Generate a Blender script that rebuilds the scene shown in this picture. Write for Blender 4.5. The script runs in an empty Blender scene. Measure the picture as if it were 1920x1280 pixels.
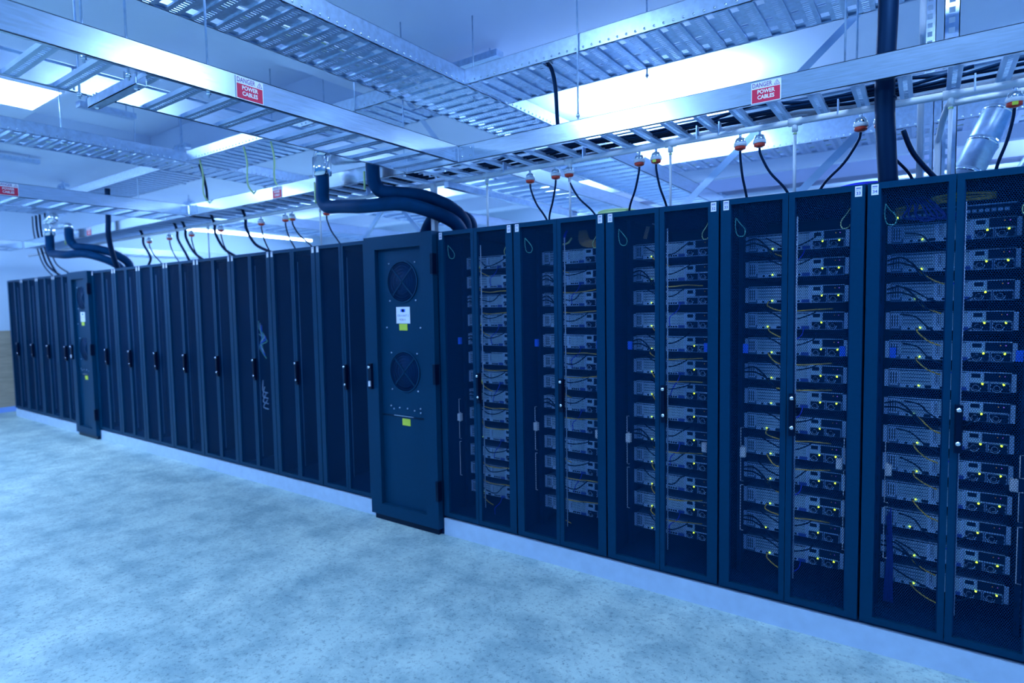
import bpy, math, random
from mathutils import Vector, Matrix
random.seed(7)
C = bpy.context.scene.collection
SC = bpy.context.scene

# ------------------------------------------------------------------ camera
cd = bpy.data.cameras.new('camera'); cam = bpy.data.objects.new('camera', cd); C.objects.link(cam)
cd.sensor_width = 36.0; cd.lens = 1107.6 / 1920 * 36.0; cd.clip_start = 0.05; cd.clip_end = 100
YAW, PIT, ROL = .6112, .0619, -.0169
F_ = Vector((-math.sin(YAW) * math.cos(PIT), math.cos(YAW) * math.cos(PIT), -math.sin(PIT)))
r_ = Vector((math.cos(YAW), math.sin(YAW), 0)); u_ = r_.cross(F_)
R_ = math.cos(ROL) * r_ + math.sin(ROL) * u_; U_ = -math.sin(ROL) * r_ + math.cos(ROL) * u_
M = Matrix((R_, U_, -F_)).transposed().to_4x4(); M.translation = Vector((0, 0, 1.611))
cam.matrix_world = M
cd.dof.use_dof = True; cd.dof.focus_distance = 2.85; cd.dof.aperture_fstop = 1.5
SC.camera = cam
# ------------------------------------------------------------------ world, exposure, big lights
w = bpy.data.worlds.new('world'); SC.world = w; w.use_nodes = True
w.node_tree.nodes['Background'].inputs[0].default_value = (.05, .30, 1, 1)
w.node_tree.nodes['Background'].inputs[1].default_value = .62
SC.view_settings.view_transform = 'Standard'; SC.view_settings.look = 'None'
SC.view_settings.gamma = 1; SC.view_settings.use_curve_mapping = False
SC.view_settings.exposure = 0.16
LAMP_COL = (.36, .59, 1.0); LAMP_STR = 40.0
CEIL = 3.6

# ------------------------------------------------------------------ materials
def mat(name, col, rough=.5, metal=0, emit=None, estr=0, noise=0, nscale=8, stretch=None, bump=0, alpha=None, spec=None):
    m = bpy.data.materials.new(name); m.use_nodes = True
    nt = m.node_tree; b = nt.nodes['Principled BSDF']
    b.inputs['Base Color'].default_value = (*col, 1); b.inputs['Roughness'].default_value = rough
    b.inputs['Metallic'].default_value = metal
    if spec is not None: b.inputs['Specular IOR Level'].default_value = spec; b.inputs['Specular Tint'].default_value = (.15, .5, 1, 1)
    if emit: b.inputs['Emission Color'].default_value = (*emit, 1); b.inputs['Emission Strength'].default_value = estr
    if noise or bump:
        tc = nt.nodes.new('ShaderNodeTexCoord'); mp = nt.nodes.new('ShaderNodeMapping')
        nt.links.new(tc.outputs['Object'], mp.inputs[0])
        if stretch: mp.inputs['Scale'].default_value = stretch
        n = nt.nodes.new('ShaderNodeTexNoise'); n.inputs['Scale'].default_value = nscale; n.inputs['Detail'].default_value = 5
        nt.links.new(mp.outputs[0], n.inputs['Vector'])
        if noise:
            cr = nt.nodes.new('ShaderNodeValToRGB')
            cr.color_ramp.elements[0].position = .3; cr.color_ramp.elements[1].position = .7
            cr.color_ramp.elements[0].color = (*[c * (1 - noise) for c in col], 1)
            cr.color_ramp.elements[1].color = (*[min(1, c * (1 + noise)) for c in col], 1)
            nt.links.new(n.outputs['Fac'], cr.inputs[0]); nt.links.new(cr.outputs[0], b.inputs['Base Color'])
        if bump:
            bp = nt.nodes.new('ShaderNodeBump'); bp.inputs['Strength'].default_value = bump; bp.inputs['Distance'].default_value = .01
            nt.links.new(n.outputs['Fac'], bp.inputs['Height']); nt.links.new(bp.outputs[0], b.inputs['Normal'])
    return m

ALU = mat('brushed_aluminium', (.66, .76, .88), .23, .90, noise=.12, nscale=10, stretch=(1, 1, 14))
ALUX = mat('ladder_aluminium', (.52, .66, .82), .36, .75, noise=.06, nscale=10)
GALV = mat('galvanised_steel', (.54, .66, .82), .34, .78, noise=.12, nscale=30)
STEEL = mat('server_steel', (.46, .70, .98), .42, .2, noise=.06, nscale=20)
STEELD = mat('server_chassis_dark', (.06, .13, .26), .45, .2)
PORTB = mat('port_blue', (.02, .07, .40), .4)
CHROME = mat('chrome', (.85, .88, .92), .08, 1)
RACK = mat('cabinet_powder_coat', (.0008, .036, .084), .45, 0, spec=.25, noise=.05, nscale=60)
RACKIN = mat('cabinet_inner_steel', (.0006, .022, .075), .55, 0, spec=.2)
MESHM = mat('perforated_door_steel', (.0006, .030, .095), .5, 0, spec=.2)
BLK = mat('black_rubber', (.001, .008, .030), .5, spec=.3)
PIPEM = mat('pipe_insulation', (.001, .032, .095), .55, 0, spec=.25, noise=.15, nscale=12)
BLK2 = mat('black_plastic', (.001, .006, .022), .35, spec=.3)
WHITE = mat('white_plastic', (.80, .82, .86), .4)
PAPER = mat('sticker_paper', (.85, .85, .90), .6)
REDS = mat('sign_red', (.72, .012, .060), .5)
INK = mat('sign_ink', (.22, .10, .30), .6)
INKB = mat('label_ink', (.10, .12, .42), .6)
RED = mat('isolator_red', (.80, .06, .03), .35)
YEL = mat('yellow_sticker', (.62, .70, .05), .5)
YCAB = mat('yellow_cable_jacket', (.85, .52, .04), .45)
YGCAB = mat('yellow_green_cable', (.55, .70, .30), .5)
TEAL = mat('earth_wire_green', (.12, .50, .40), .4)
BCAB = mat('blue_cable_jacket', (.01, .03, .75), .4)
BCABD = mat('dark_blue_cable', (.005, .02, .32), .5)
BTAG = mat('blue_clip_plastic', (.02, .16, 1.0), .4)
LED = mat('green_led', (.2, .3, .02), .4, emit=(.62, 1, .04), estr=4)
LEDV = mat('violet_led', (.2, .1, .3), .4, emit=(.35, .15, 1), estr=.6)
LEDA = mat('amber_led', (.3, .2, .02), .4, emit=(.9, .6, .1), estr=.25)
LAMP = mat('lamp_diffuser', (.8, .8, .8), .5, emit=LAMP_COL, estr=LAMP_STR)
CEILM = mat('ceiling_paint', (.78, .84, .98), .8, noise=.02, nscale=2)
WALLM = mat('wall_paint', (.60, .72, .86), .8, noise=.02, nscale=2)
SKIRT = mat('skirting_paint', (.25, .42, .85), .6)
DUCTM = mat('painted_trunking', (.60, .64, .88), .5)
KERBM = mat('kerb_concrete', (.50, .62, .76), .75, noise=.06, nscale=14)

def floor_mat():
    m = bpy.data.materials.new('polished_concrete'); m.use_nodes = True; nt = m.node_tree
    b = nt.nodes['Principled BSDF']; L = nt.links.new
    tc = nt.nodes.new('ShaderNodeTexCoord')
    def noise(s, d=6, r=.6):
        n = nt.nodes.new('ShaderNodeTexNoise'); n.inputs['Scale'].default_value = s; n.inputs['Detail'].default_value = d
        n.inputs['Roughness'].default_value = r; L(tc.outputs['Object'], n.inputs['Vector']); return n
    def ramp(src, p0, c0, p1, c1):
        r = nt.nodes.new('ShaderNodeValToRGB'); r.color_ramp.elements[0].position = p0; r.color_ramp.elements[1].position = p1
        r.color_ramp.elements[0].color = (*c0, 1); r.color_ramp.elements[1].color = (*c1, 1); L(src, r.inputs[0]); return r
    def mix(a, bb, mode='MULTIPLY', f=1):
        x = nt.nodes.new('ShaderNodeMix'); x.data_type = 'RGBA'; x.blend_type = mode; x.inputs[0].default_value = f
        L(a, x.inputs[6]); L(bb, x.inputs[7]); return x.outputs[2]
    n1 = noise(1.3, 5); n2 = noise(3.6, 9, .72); n3 = noise(38, 4, .75)
    base = ramp(n1.outputs['Fac'], .3, (.38, .52, .50), .70, (.62, .73, .64))
    mid = ramp(n2.outputs['Fac'], .38, (.58, .66, .72), .58, (1, 1, 1))
    fine = ramp(n3.outputs['Fac'], .36, (.46, .50, .56), .47, (1, 1, 1))
    c = mix(mix(base.outputs[0], mid.outputs[0]), fine.outputs[0], f=.75)
    v = nt.nodes.new('ShaderNodeTexVoronoi'); v.inputs['Scale'].default_value = 34; L(tc.outputs['Object'], v.inputs['Vector'])
    sp = ramp(v.outputs['Distance'], .10, (.30, .36, .44), .17, (1, 1, 1))
    c = mix(c, sp.outputs[0], f=.55); L(c, b.inputs['Base Color'])
    rr = ramp(n2.outputs['Fac'], .3, (.42, .42, .42), .7, (.58, .58, .58)); L(rr.outputs[0], b.inputs['Roughness'])
    bp = nt.nodes.new('ShaderNodeBump'); bp.inputs['Strength'].default_value = .08; bp.inputs['Distance'].default_value = .004
    L(n3.outputs['Fac'], bp.inputs['Height']); L(bp.outputs[0], b.inputs['Normal'])
    return m
FLOORM = floor_mat()

def ply_mat():
    m = bpy.data.materials.new('plywood'); m.use_nodes = True; nt = m.node_tree; b = nt.nodes['Principled BSDF']; L = nt.links.new
    tc = nt.nodes.new('ShaderNodeTexCoord'); mp = nt.nodes.new('ShaderNodeMapping'); mp.inputs['Scale'].default_value = (1, 1.2, 9)
    L(tc.outputs['Object'], mp.inputs[0])
    n = nt.nodes.new('ShaderNodeTexNoise'); n.inputs['Scale'].default_value = 3; n.inputs['Detail'].default_value = 5; n.inputs['Distortion'].default_value = .8
    L(mp.outputs[0], n.inputs['Vector'])
    r = nt.nodes.new('ShaderNodeValToRGB'); r.color_ramp.elements[0].position = .3; r.color_ramp.elements[1].position = .7
    r.color_ramp.elements[0].color = (.36, .30, .22, 1); r.color_ramp.elements[1].color = (.50, .40, .30, 1)
    L(n.outputs['Fac'], r.inputs[0]); L(r.outputs[0], b.inputs['Base Color']); b.inputs['Roughness'].default_value = .6
    return m
PLYM = ply_mat()

# ------------------------------------------------------------------ mesh helpers
class MB:
    def __init__(s): s.v = []; s.f = []; s.mi = []; s.mats = []; s.sm = []
    def m(s, mt):
        if mt not in s.mats: s.mats.append(mt)
        return s.mats.index(mt)
    def add(s, vs, fs, mt, smooth=False):
        o = len(s.v); k = s.m(mt); s.v += [tuple(p) for p in vs]
        s.f += [tuple(i + o for i in q) for q in fs]; s.mi += [k] * len(fs); s.sm += [smooth] * len(fs); return s
    def box(s, x0, x1, y0, y1, z0, z1, mt):
        vs = [(x, y, z) for z in (z0, z1) for y in (y0, y1) for x in (x0, x1)]
        return s.add(vs, [(0, 2, 3, 1), (4, 5, 7, 6), (0, 1, 5, 4), (2, 6, 7, 3), (0, 4, 6, 2), (1, 3, 7, 5)], mt)
    def quad(s, a, b, c, d, mt): return s.add([a, b, c, d], [(0, 1, 2, 3)], mt)
    def bar(s, p, q, wd, ht, mt, up=(0, 0, 1)):
        p = Vector(p); q = Vector(q); d = (q - p).normalized(); sd = d.cross(Vector(up)).normalized(); u = sd.cross(d)
        vs = [e + sd * a * wd / 2 + u * b * ht / 2 for e in (p, q) for b in (-1, 1) for a in (-1, 1)]
        return s.add(vs, [(0, 2, 3, 1), (4, 5, 7, 6), (0, 1, 5, 4), (2, 6, 7, 3), (0, 4, 6, 2), (1, 3, 7, 5)], mt)
    def tube(s, pts, r, mt, n=8):
        pts = [Vector(p) for p in pts]; vs = []; fs = []; N = len(pts)
        prev = None
        for i, p in enumerate(pts):
            d = (pts[min(i + 1, N - 1)] - pts[max(i - 1, 0)]).normalized()
            if prev is None:
                a = d.cross(Vector((0, 0, 1)))
                if a.length < .1: a = d.cross(Vector((1, 0, 0)))
                a.normalize()
            else:
                a = (prev - d * prev.dot(d)).normalized()
            prev = a; b = d.cross(a); rr = r[i] if isinstance(r, (list, tuple)) else r
            for k in range(n):
                t = 2 * math.pi * k / n; vs.append(p + a * math.cos(t) * rr + b * math.sin(t) * rr)
        for i in range(N - 1):
            for k in range(n):
                fs.append((i * n + k, i * n + (k + 1) % n, (i + 1) * n + (k + 1) % n, (i + 1) * n + k))
        fs.append(tuple(range(n))[::-1]); fs.append(tuple((N - 1) * n + k for k in range(n)))
        return s.add(vs, fs, mt, True)
    def ring(s, c, r0, r1, y0, y1, mt, n=32, a0=0, a1=360):   # annulus in the xz plane, thickness along y
        vs = []; fs = []; full = a1 - a0 >= 360
        for k in range(n + (0 if full else 1)):
            t = math.radians(a0 + (a1 - a0) * k / n)
            for r, y in ((r0, y0), (r1, y0), (r1, y1), (r0, y1)):
                vs.append((c[0] + r * math.cos(t), y, c[1] + r * math.sin(t)))
        for k in range(n):
            k2 = (k + 1) % n if full else k + 1
            for j in range(4): fs.append((k * 4 + j, k * 4 + (j + 1) % 4, k2 * 4 + (j + 1) % 4, k2 * 4 + j))
        return s.add(vs, fs, mt)
    def disc(s, c, r, y, mt, n=24, ty=.002): return s.tube([(c[0], y, c[1]), (c[0], y + ty, c[1])], r, mt, n)
    def ball(s, c, r, mt, n=8):
        pts = []; rs = []
        for i in range(n + 1):
            t = math.pi * i / n; pts.append((c[0], c[1] - r * math.cos(t), c[2])); rs.append(max(r * math.sin(t), r * .02))
        return s.tube(pts, rs, mt, n + 2)
    def mesh(s, name):
        me = bpy.data.meshes.new(name); me.from_pydata(s.v, [], s.f)
        for mt in s.mats: me.materials.append(mt)
        me.polygons.foreach_set('material_index', s.mi); me.polygons.foreach_set('use_smooth', s.sm); me.update(); return me
    def build(s, name, parent=None, label=None, loc=None):
        return obj(name, s.mesh(name), parent, label, loc)
def obj(name, me, parent=None, label=None, loc=None):
    o = bpy.data.objects.new(name, me); C.objects.link(o)
    if parent: o.parent = parent
    if loc: o.location = loc
    if label: o['label'] = label
    return o
def tag(o, label, cat, group=None):
    o['label'] = label; o['category'] = cat
    if group: o['group'] = group
    return o
def thing(name, label, cat, loc=(0, 0, 0), group=None):
    o = bpy.data.objects.new(name, None); C.objects.link(o); o.location = loc; o.empty_display_size = .1
    return tag(o, label, cat, group)
def struct(name, mb): o = mb.build(name); o['kind'] = 'structure'; return o
def dup(root, loc, label, group=None):
    r = root.copy(); C.objects.link(r); r.location = loc; r['label'] = label
    if group: r['group'] = group
    for ch in list(root.children):
        c = ch.copy(); C.objects.link(c); c.parent = r
        for g in ch.children:
            d = g.copy(); C.objects.link(d); d.parent = c
    return r
def text_geo(body, size, sx=1.0, bold=0.0):
    cu = bpy.data.curves.new('lettering', 'FONT'); cu.body = body; cu.size = size; cu.align_x = 'CENTER'; cu.align_y = 'CENTER'
    cu.offset = bold; cu.resolution_u = 3
    o = bpy.data.objects.new('lettering', cu); C.objects.link(o); bpy.context.view_layer.update()
    me = o.to_mesh(); vs = [(v.co.x * sx, v.co.y) for v in me.vertices]; fs = [tuple(p.vertices) for p in me.polygons]
    o.to_mesh_clear(); bpy.data.objects.remove(o); bpy.data.curves.remove(cu); return vs, fs
def put_text(mb, body, size, x, z, y, mt, sx=1.0, bold=0.0):   # facing -y
    vs, fs = text_geo(body, size, sx, bold); mb.add([(x + a, y, z + b) for a, b in vs], fs, mt)
def curve_pts(ctrl, n=6):   # Catmull-Rom
    P = [Vector(p) for p in ctrl]; P = [2 * P[0] - P[1]] + P + [2 * P[-1] - P[-2]]; out = []
    for i in range(1, len(P) - 2):
        for k in range(n):
            t = k / n
            out.append(.5 * ((2 * P[i]) + (-P[i - 1] + P[i + 1]) * t + (2 * P[i - 1] - 5 * P[i] + 4 * P[i + 1] - P[i + 2]) * t * t + (-P[i - 1] + 3 * P[i] - 3 * P[i + 1] + P[i + 2]) * t ** 3))
    out.append(P[-2]); return out
ORD = ['top', 'second', 'third', 'fourth', 'fifth', 'sixth', 'seventh', 'eighth', 'ninth', 'tenth', 'eleventh', 'twelfth', 'bottom']

# ------------------------------------------------------------------ measured layout
D = 3.0565; PL = .12; RH = 2.0; P = .6326
X34 = -.2249                       # left edge of the right-hand cabinet
XC1 = -3.454; XC1R = X34 - 4 * P   # near cooler bay
XC2R = XC1 - 8 * P; XC2 = -9.157
XEND = XC2 - 4 * P
YB0, YB1 = 3.08, 3.50; ZB0, ZB1 = 2.56, 2.67      # ladder tray over the cabinets
XA1, XA0 = -2.565, -3.045
YD0, YD1 = 3.08, 3.56; ZD0, ZD1 = 3.05, 3.15
XW = -12.3

# ------------------------------------------------------------------ setting
struct('floor', MB().box(XW - .1, 5, -6, 9.6, -.1, 0, FLOORM))
struct('wall_left', MB().box(XW - .1, XW, -6, 9.5, 0, 4.2, WALLM))
struct('wall_back', MB().box(XW, 5, 9.4, 9.5, 0, 4.2, WALLM))
struct('trim_1', MB().box(XW, XW + .018, -6, 2.9 + 4, .08, 1.33, PLYM))
struct('baseboard_left', MB().box(XW, XW + .03, -6, 7, 0, .085, SKIRT))
mb = MB()   # soffit with a coffer
cx0, cx1, cy0, cy1 = -8.6, -4.35, 2.22, 3.88
for a in ((XW, 5, -6, cy0), (XW, 5, cy1, 9.4), (XW, cx0, cy0, cy1), (cx1, 5, cy0, cy1)):
    mb.box(a[0], a[1], a[2], a[3], CEIL, CEIL + .35, CEILM)
mb.box(XW, 5, -6, 9.4, CEIL + .35, CEIL + .4, CEILM)
struct('ceiling', mb)
mb = MB()
mb.box(XEND, XC2, D + .004, 4.2, 0, PL - .002, KERBM).box(XC2R, XC1, D + .004, 4.2, 0, PL - .002, KERBM).box(XC1R, 1.6, D + .004, 4.2, 0, PL - .002, KERBM)
struct('trim_2', mb)
for i, (y, z0) in enumerate(((7.2, 3.34), (8.4, 3.30))):
    struct('trim_%d' % (3 + i), MB().box(XW, 5, y, y + .35, z0, CEIL, CEILM))

# ------------------------------------------------------------------ ceiling lights
def light(x, y, sx, sy, label):
    t = thing('ceiling_light', label, 'ceiling light', (x, y, CEIL), 'flat ceiling light panels')
    a, b = sx / 2, sy / 2
    MB().box(-a - .02, a + .02, -b - .02, -b, -.06, 0, WHITE).box(-a - .02, a + .02, b, b + .02, -.06, 0, WHITE) \
        .box(-a - .02, -a, -b, b, -.06, 0, WHITE).box(a, a + .02, -b, b, -.06, 0, WHITE).box(-a, a, -b, b, -.012, 0, WHITE).build('frame', t)
    MB().box(-a, a, -b, b, -.055, -.013, LAMP).build('diffuser', t, 'glowing white diffuser')
light(-6.65, 1.75, .73, .73, 'glowing square ceiling light panel at the left edge of the photo')
t = thing('hanging_light', 'bright hanging light glowing behind the ladder tray over the numbered cabinets', 'ceiling light', (-2.15, 5.4, 3.26))
MB().box(-.75, -.73, -.18, .18, 0, .05, WHITE).box(.73, .75, -.18, .18, 0, .05, WHITE).tube([(-.6, 0, .05), (-.6, 0, .34)], .004, GALV, 6).tube([(.6, 0, .05), (.6, 0, .34)], .004, GALV, 6).build('frame', t)
MB().box(-.73, .73, -.17, .17, .002, .048, LAMP).build('diffuser', t, 'glowing white diffuser')
for x, y, sx, sy, n in ((-3.0, .0, 1.2, .9, 'over the aisle, nearest behind the nearest ladder tray'), (-8.6, .0, .9, 1.2, 'over the far end of the aisle'), (-11.2, .6, .62, 1.2, 'added to brighten the end wall'), (-1.9, 1.75, .40, .40, 'over the aisle under the high crossing'),  # panel nearest the end wall is added to brighten that wall
                    (.1, 2.45, .45, .62, 'above the camera in front of the numbered cabinets'), (2.6, .4, .62, 1.2, 'on the ceiling right of the camera'), (-6.0, -2.6, .62, 1.2, 'on the ceiling behind the aisle')):
    light(x, y, sx, sy, 'glowing light panel ' + n)
for x, y, n in ((-8.2, 6.0, 'beyond the dark cabinets behind the ladder tray'), (-6.9, 6.7, 'just right of the right insulated pipe'), (-10.3, 6.3, 'far beyond the dark cabinets'), (.1, 8.7, 'deepest in the room at right'), (-4.6, 8.6, 'deepest in the room at left'), (1.6, 6.35, 'beyond the cabinets at the right edge')):
    light(x, y, 1.25, .62, 'glowing ceiling light ' + n)

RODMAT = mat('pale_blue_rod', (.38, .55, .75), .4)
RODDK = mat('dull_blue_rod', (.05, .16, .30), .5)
# ------------------------------------------------------------------ server cabinet prototype
W = P
def hexmesh(x0, x1, z0, z1, y, pitch=.0085, k=.80):
    mb = MB(); R = pitch / math.sqrt(3); dz = pitch * math.sqrt(3) / 2; hx = pitch / 2
    vs = []; fs = []
    nx = int((x1 - x0) / pitch); nz = int((z1 - z0) / dz); px = (x1 - x0) / nx; dz = (z1 - z0) / nz
    R = dz * 2 / 3
    outer = [(math.cos(math.radians(60 * i + 30)) * px / math.sqrt(3), math.sin(math.radians(60 * i + 30)) * R) for i in range(6)]
    for j in range(nz):
        for i in range(nx if j % 2 == 0 else nx - 1):
            cx = x0 + px * (i + .5 + (.5 if j % 2 else 0)); cz = z0 + dz * (j + .5); o = len(vs)
            for a, b in outer: vs.append((cx + a, y, cz + b))
            for a, b in outer: vs.append((cx + a * k, y, cz + b * k))
            for q in range(6): fs.append((o + q, o + (q + 1) % 6, o + 6 + (q + 1) % 6, o + 6 + q))
    mb.add(vs, fs, MESHM)
    mb.box(x0, x0 + px * .55, y, y + .0006, z0, z1, MESHM).box(x1 - px * .55, x1, y, y + .0006, z0, z1, MESHM)
    return mb
def sticker(mb, cx, cz, y, num=None):
    mb.box(cx - .0135, cx + .0135, y - .001, y, cz - .023, cz + .023, PAPER)
    yy = y - .0014
    mb.box(cx - .0095, cx + .0095, yy, y - .001, cz + .0115, cz + .016, INKB)
    if num:
        put_text(mb, 'RACK', .0075, cx, cz + .006, yy, INKB)
        put_text(mb, num, .019, cx, cz - .009, yy, INKB, 1.0, .0004)
STCACHE = {}
def door_frame(xa, xb, ls, rs):
    mb = MB(); z0, z1 = .018, 1.994; zo0, zo1 = .045, 1.968
    mb.box(xa, xa + ls, 0, .022, z0, z1, RACK).box(xb - rs, xb, 0, .022, z0, z1, RACK)
    mb.box(xa + ls, xb - rs, 0, .022, z0, zo0, RACK).box(xa + ls, xb - rs, 0, .022, zo1, z1, RACK)
    return mb, (xa + ls, xb - rs, zo0, zo1)
body = MB()
body.box(.002, .014, .026, 1.05, 0, RH, RACKIN).box(W - .014, W - .002, .026, 1.05, 0, RH, RACKIN)
body.box(.014, W - .014, .026, 1.05, 0, .02, RACKIN).box(.014, W - .014, .026, 1.05, RH - .02, RH, RACK).box(.014, W - .014, 1.04, 1.05, .02, RH - .02, RACKIN)
body.box(.014, .040, .026, .045, .02, RH - .02, RACKIN).box(W - .040, W - .014, .026, .045, .02, RH - .02, RACKIN)
BODY = body.mesh('cabinet_body')
rails = []
for xa in (.045, .562):
    r = MB(); r.box(xa, xa + .022, .20, .215, .03, RH - .03, RACKIN).box(xa + (.018 if xa < .3 else 0), xa + (.022 if xa < .3 else .004), .20, .26, .03, RH - .03, RACKIN)
    for k in range(20): r.box(xa + .006, xa + .012, .198, .20, .06 + k * .094, .09 + k * .094, BLK2)
    rails.append(r.mesh('mounting_rail'))
LF, lo = door_frame(.005, .3165, .050, .024); RF, ro = door_frame(.3195, W - .005, .026, .052)
LFm = LF.mesh('door'); RFm = RF.mesh('door')
LM = hexmesh(*lo, .012).mesh('perforated_panel'); RM = hexmesh(*ro, .012).mesh('perforated_panel')
h = MB().box(.333, .360, -.022, 0, .845, 1.045, BLK2).box(.338, .355, -.028, -.022, .87, 1.02, BLK2)
h.tube([(.3465, -.036, 1.028), (.3465, -.022, 1.028)], .009, CHROME, 12).box(.339, .354, -.032, -.022, 1.020, 1.026, CHROME)
h.tube([(.3465, -.030, .886), (.3465, -.022, .886)], .009, CHROME, 12)
HM = h.mesh('door_handle')
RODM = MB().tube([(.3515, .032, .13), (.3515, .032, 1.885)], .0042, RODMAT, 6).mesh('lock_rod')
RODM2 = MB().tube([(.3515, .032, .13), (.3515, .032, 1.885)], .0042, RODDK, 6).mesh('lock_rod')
clips = [MB().box(x, x + .024, .085, .10, 1.225, 1.272, BTAG).mesh('blue_clip') for x in (.096, .530)]
boxes = [MB().box(x, x + .026, .07, .095, .690, .740, WHITE).box(x + .004, x + .022, .067, .07, .698, .732, PAPER).mesh('sensor_box') for x in (.088, .525)]
guides = []
for x in (.088, .556):
    g = MB()
    for a, b in ((.745, .84), (.56, .685), (.30, .54)):
        g.tube([(x + .014, .09, b), (x, .09, b), (x, .09, a), (x + .014, .09, a)], .0022, WHITE, 6)
    guides.append(g.mesh('cable_guide'))
earth = []
for s in (1, -1):
    x = .085 if s > 0 else W - .075
    earth.append(MB().tube(curve_pts([(x - .015 * s, .03, 1.905), (x + .002 * s, .045, 1.88), (x + .026 * s, .05, 1.845), (x + .020 * s, .045, 1.815), (x - .008 * s, .04, 1.82), (x - .017 * s, .035, 1.86), (x - .014 * s, .03, 1.90)]), .0026, TEAL if s > 0 else YGCAB, 6).mesh('earth_wire'))
STK = MB(); sticker(STK, .032, 1.966, 0); STKL = STK.mesh('number_label')
STK = MB(); sticker(STK, W - .030, 1.966, 0); STKR = STK.mesh('number_label')

def cabinet(x, label, group, num=None, stickers=(1, 1), full=True):
    t = thing('server_cabinet', label, 'cabinet', (x, D, PL), group)
    obj('cabinet_body', BODY, t)
    for r in rails: obj('mounting_rail', r, t)
    dl = obj('door', LFm, t); dr = obj('door', RFm, t)
    obj('perforated_panel', LM, dl); obj('perforated_panel', RM, dr)
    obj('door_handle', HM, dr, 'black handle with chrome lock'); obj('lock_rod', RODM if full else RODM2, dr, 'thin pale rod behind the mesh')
    for on, dd, cx, base in ((stickers[0], dl, .032, STKL), (stickers[1], dr, W - .030, STKR)):
        if not on: continue
        me = base
        if num:
            m2 = MB(); sticker(m2, cx, 1.966, 0, num); me = m2.mesh('number_label')
        obj('number_label', me, dd, 'white paper label')
    if full: obj('earth_wire', earth[0], t, 'looped green wire')
    if full:
        obj('earth_wire', earth[1], t, 'looped yellow-green wire')
        for m_ in clips: obj('blue_clip', m_, t, 'blue plastic clip')
        for m_ in boxes: obj('sensor_box', m_, t, 'small white box')
        for m_ in guides: obj('cable_guide', m_, t, 'thin pale wire guide')
    return t

# ------------------------------------------------------------------ server prototype (rear side seen); origin = front left bottom
SWD, SH = .445, .088
GRM = None
def grille_mat():
    m = bpy.data.materials.new('vent_grille'); m.use_nodes = True; nt = m.node_tree; b = nt.nodes['Principled BSDF']; L = nt.links.new
    tc = nt.nodes.new('ShaderNodeTexCoord'); v = nt.nodes.new('ShaderNodeTexVoronoi'); v.inputs['Scale'].default_value = 190; v.inputs['Randomness'].default_value = 0
    L(tc.outputs['Object'], v.inputs['Vector'])
    r = nt.nodes.new('ShaderNodeValToRGB'); r.color_ramp.elements[0].position = .30; r.color_ramp.elements[1].position = .40
    r.color_ramp.elements[0].color = (.03, .07, .14, 1); r.color_ramp.elements[1].color = (.52, .80, 1.0, 1)
    L(v.outputs['Distance'], r.inputs[0]); L(r.outputs[0], b.inputs['Base Color']); b.inputs['Roughness'].default_value = .45; b.inputs['Metallic'].default_value = .3
    return m
GRM = grille_mat()
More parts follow.
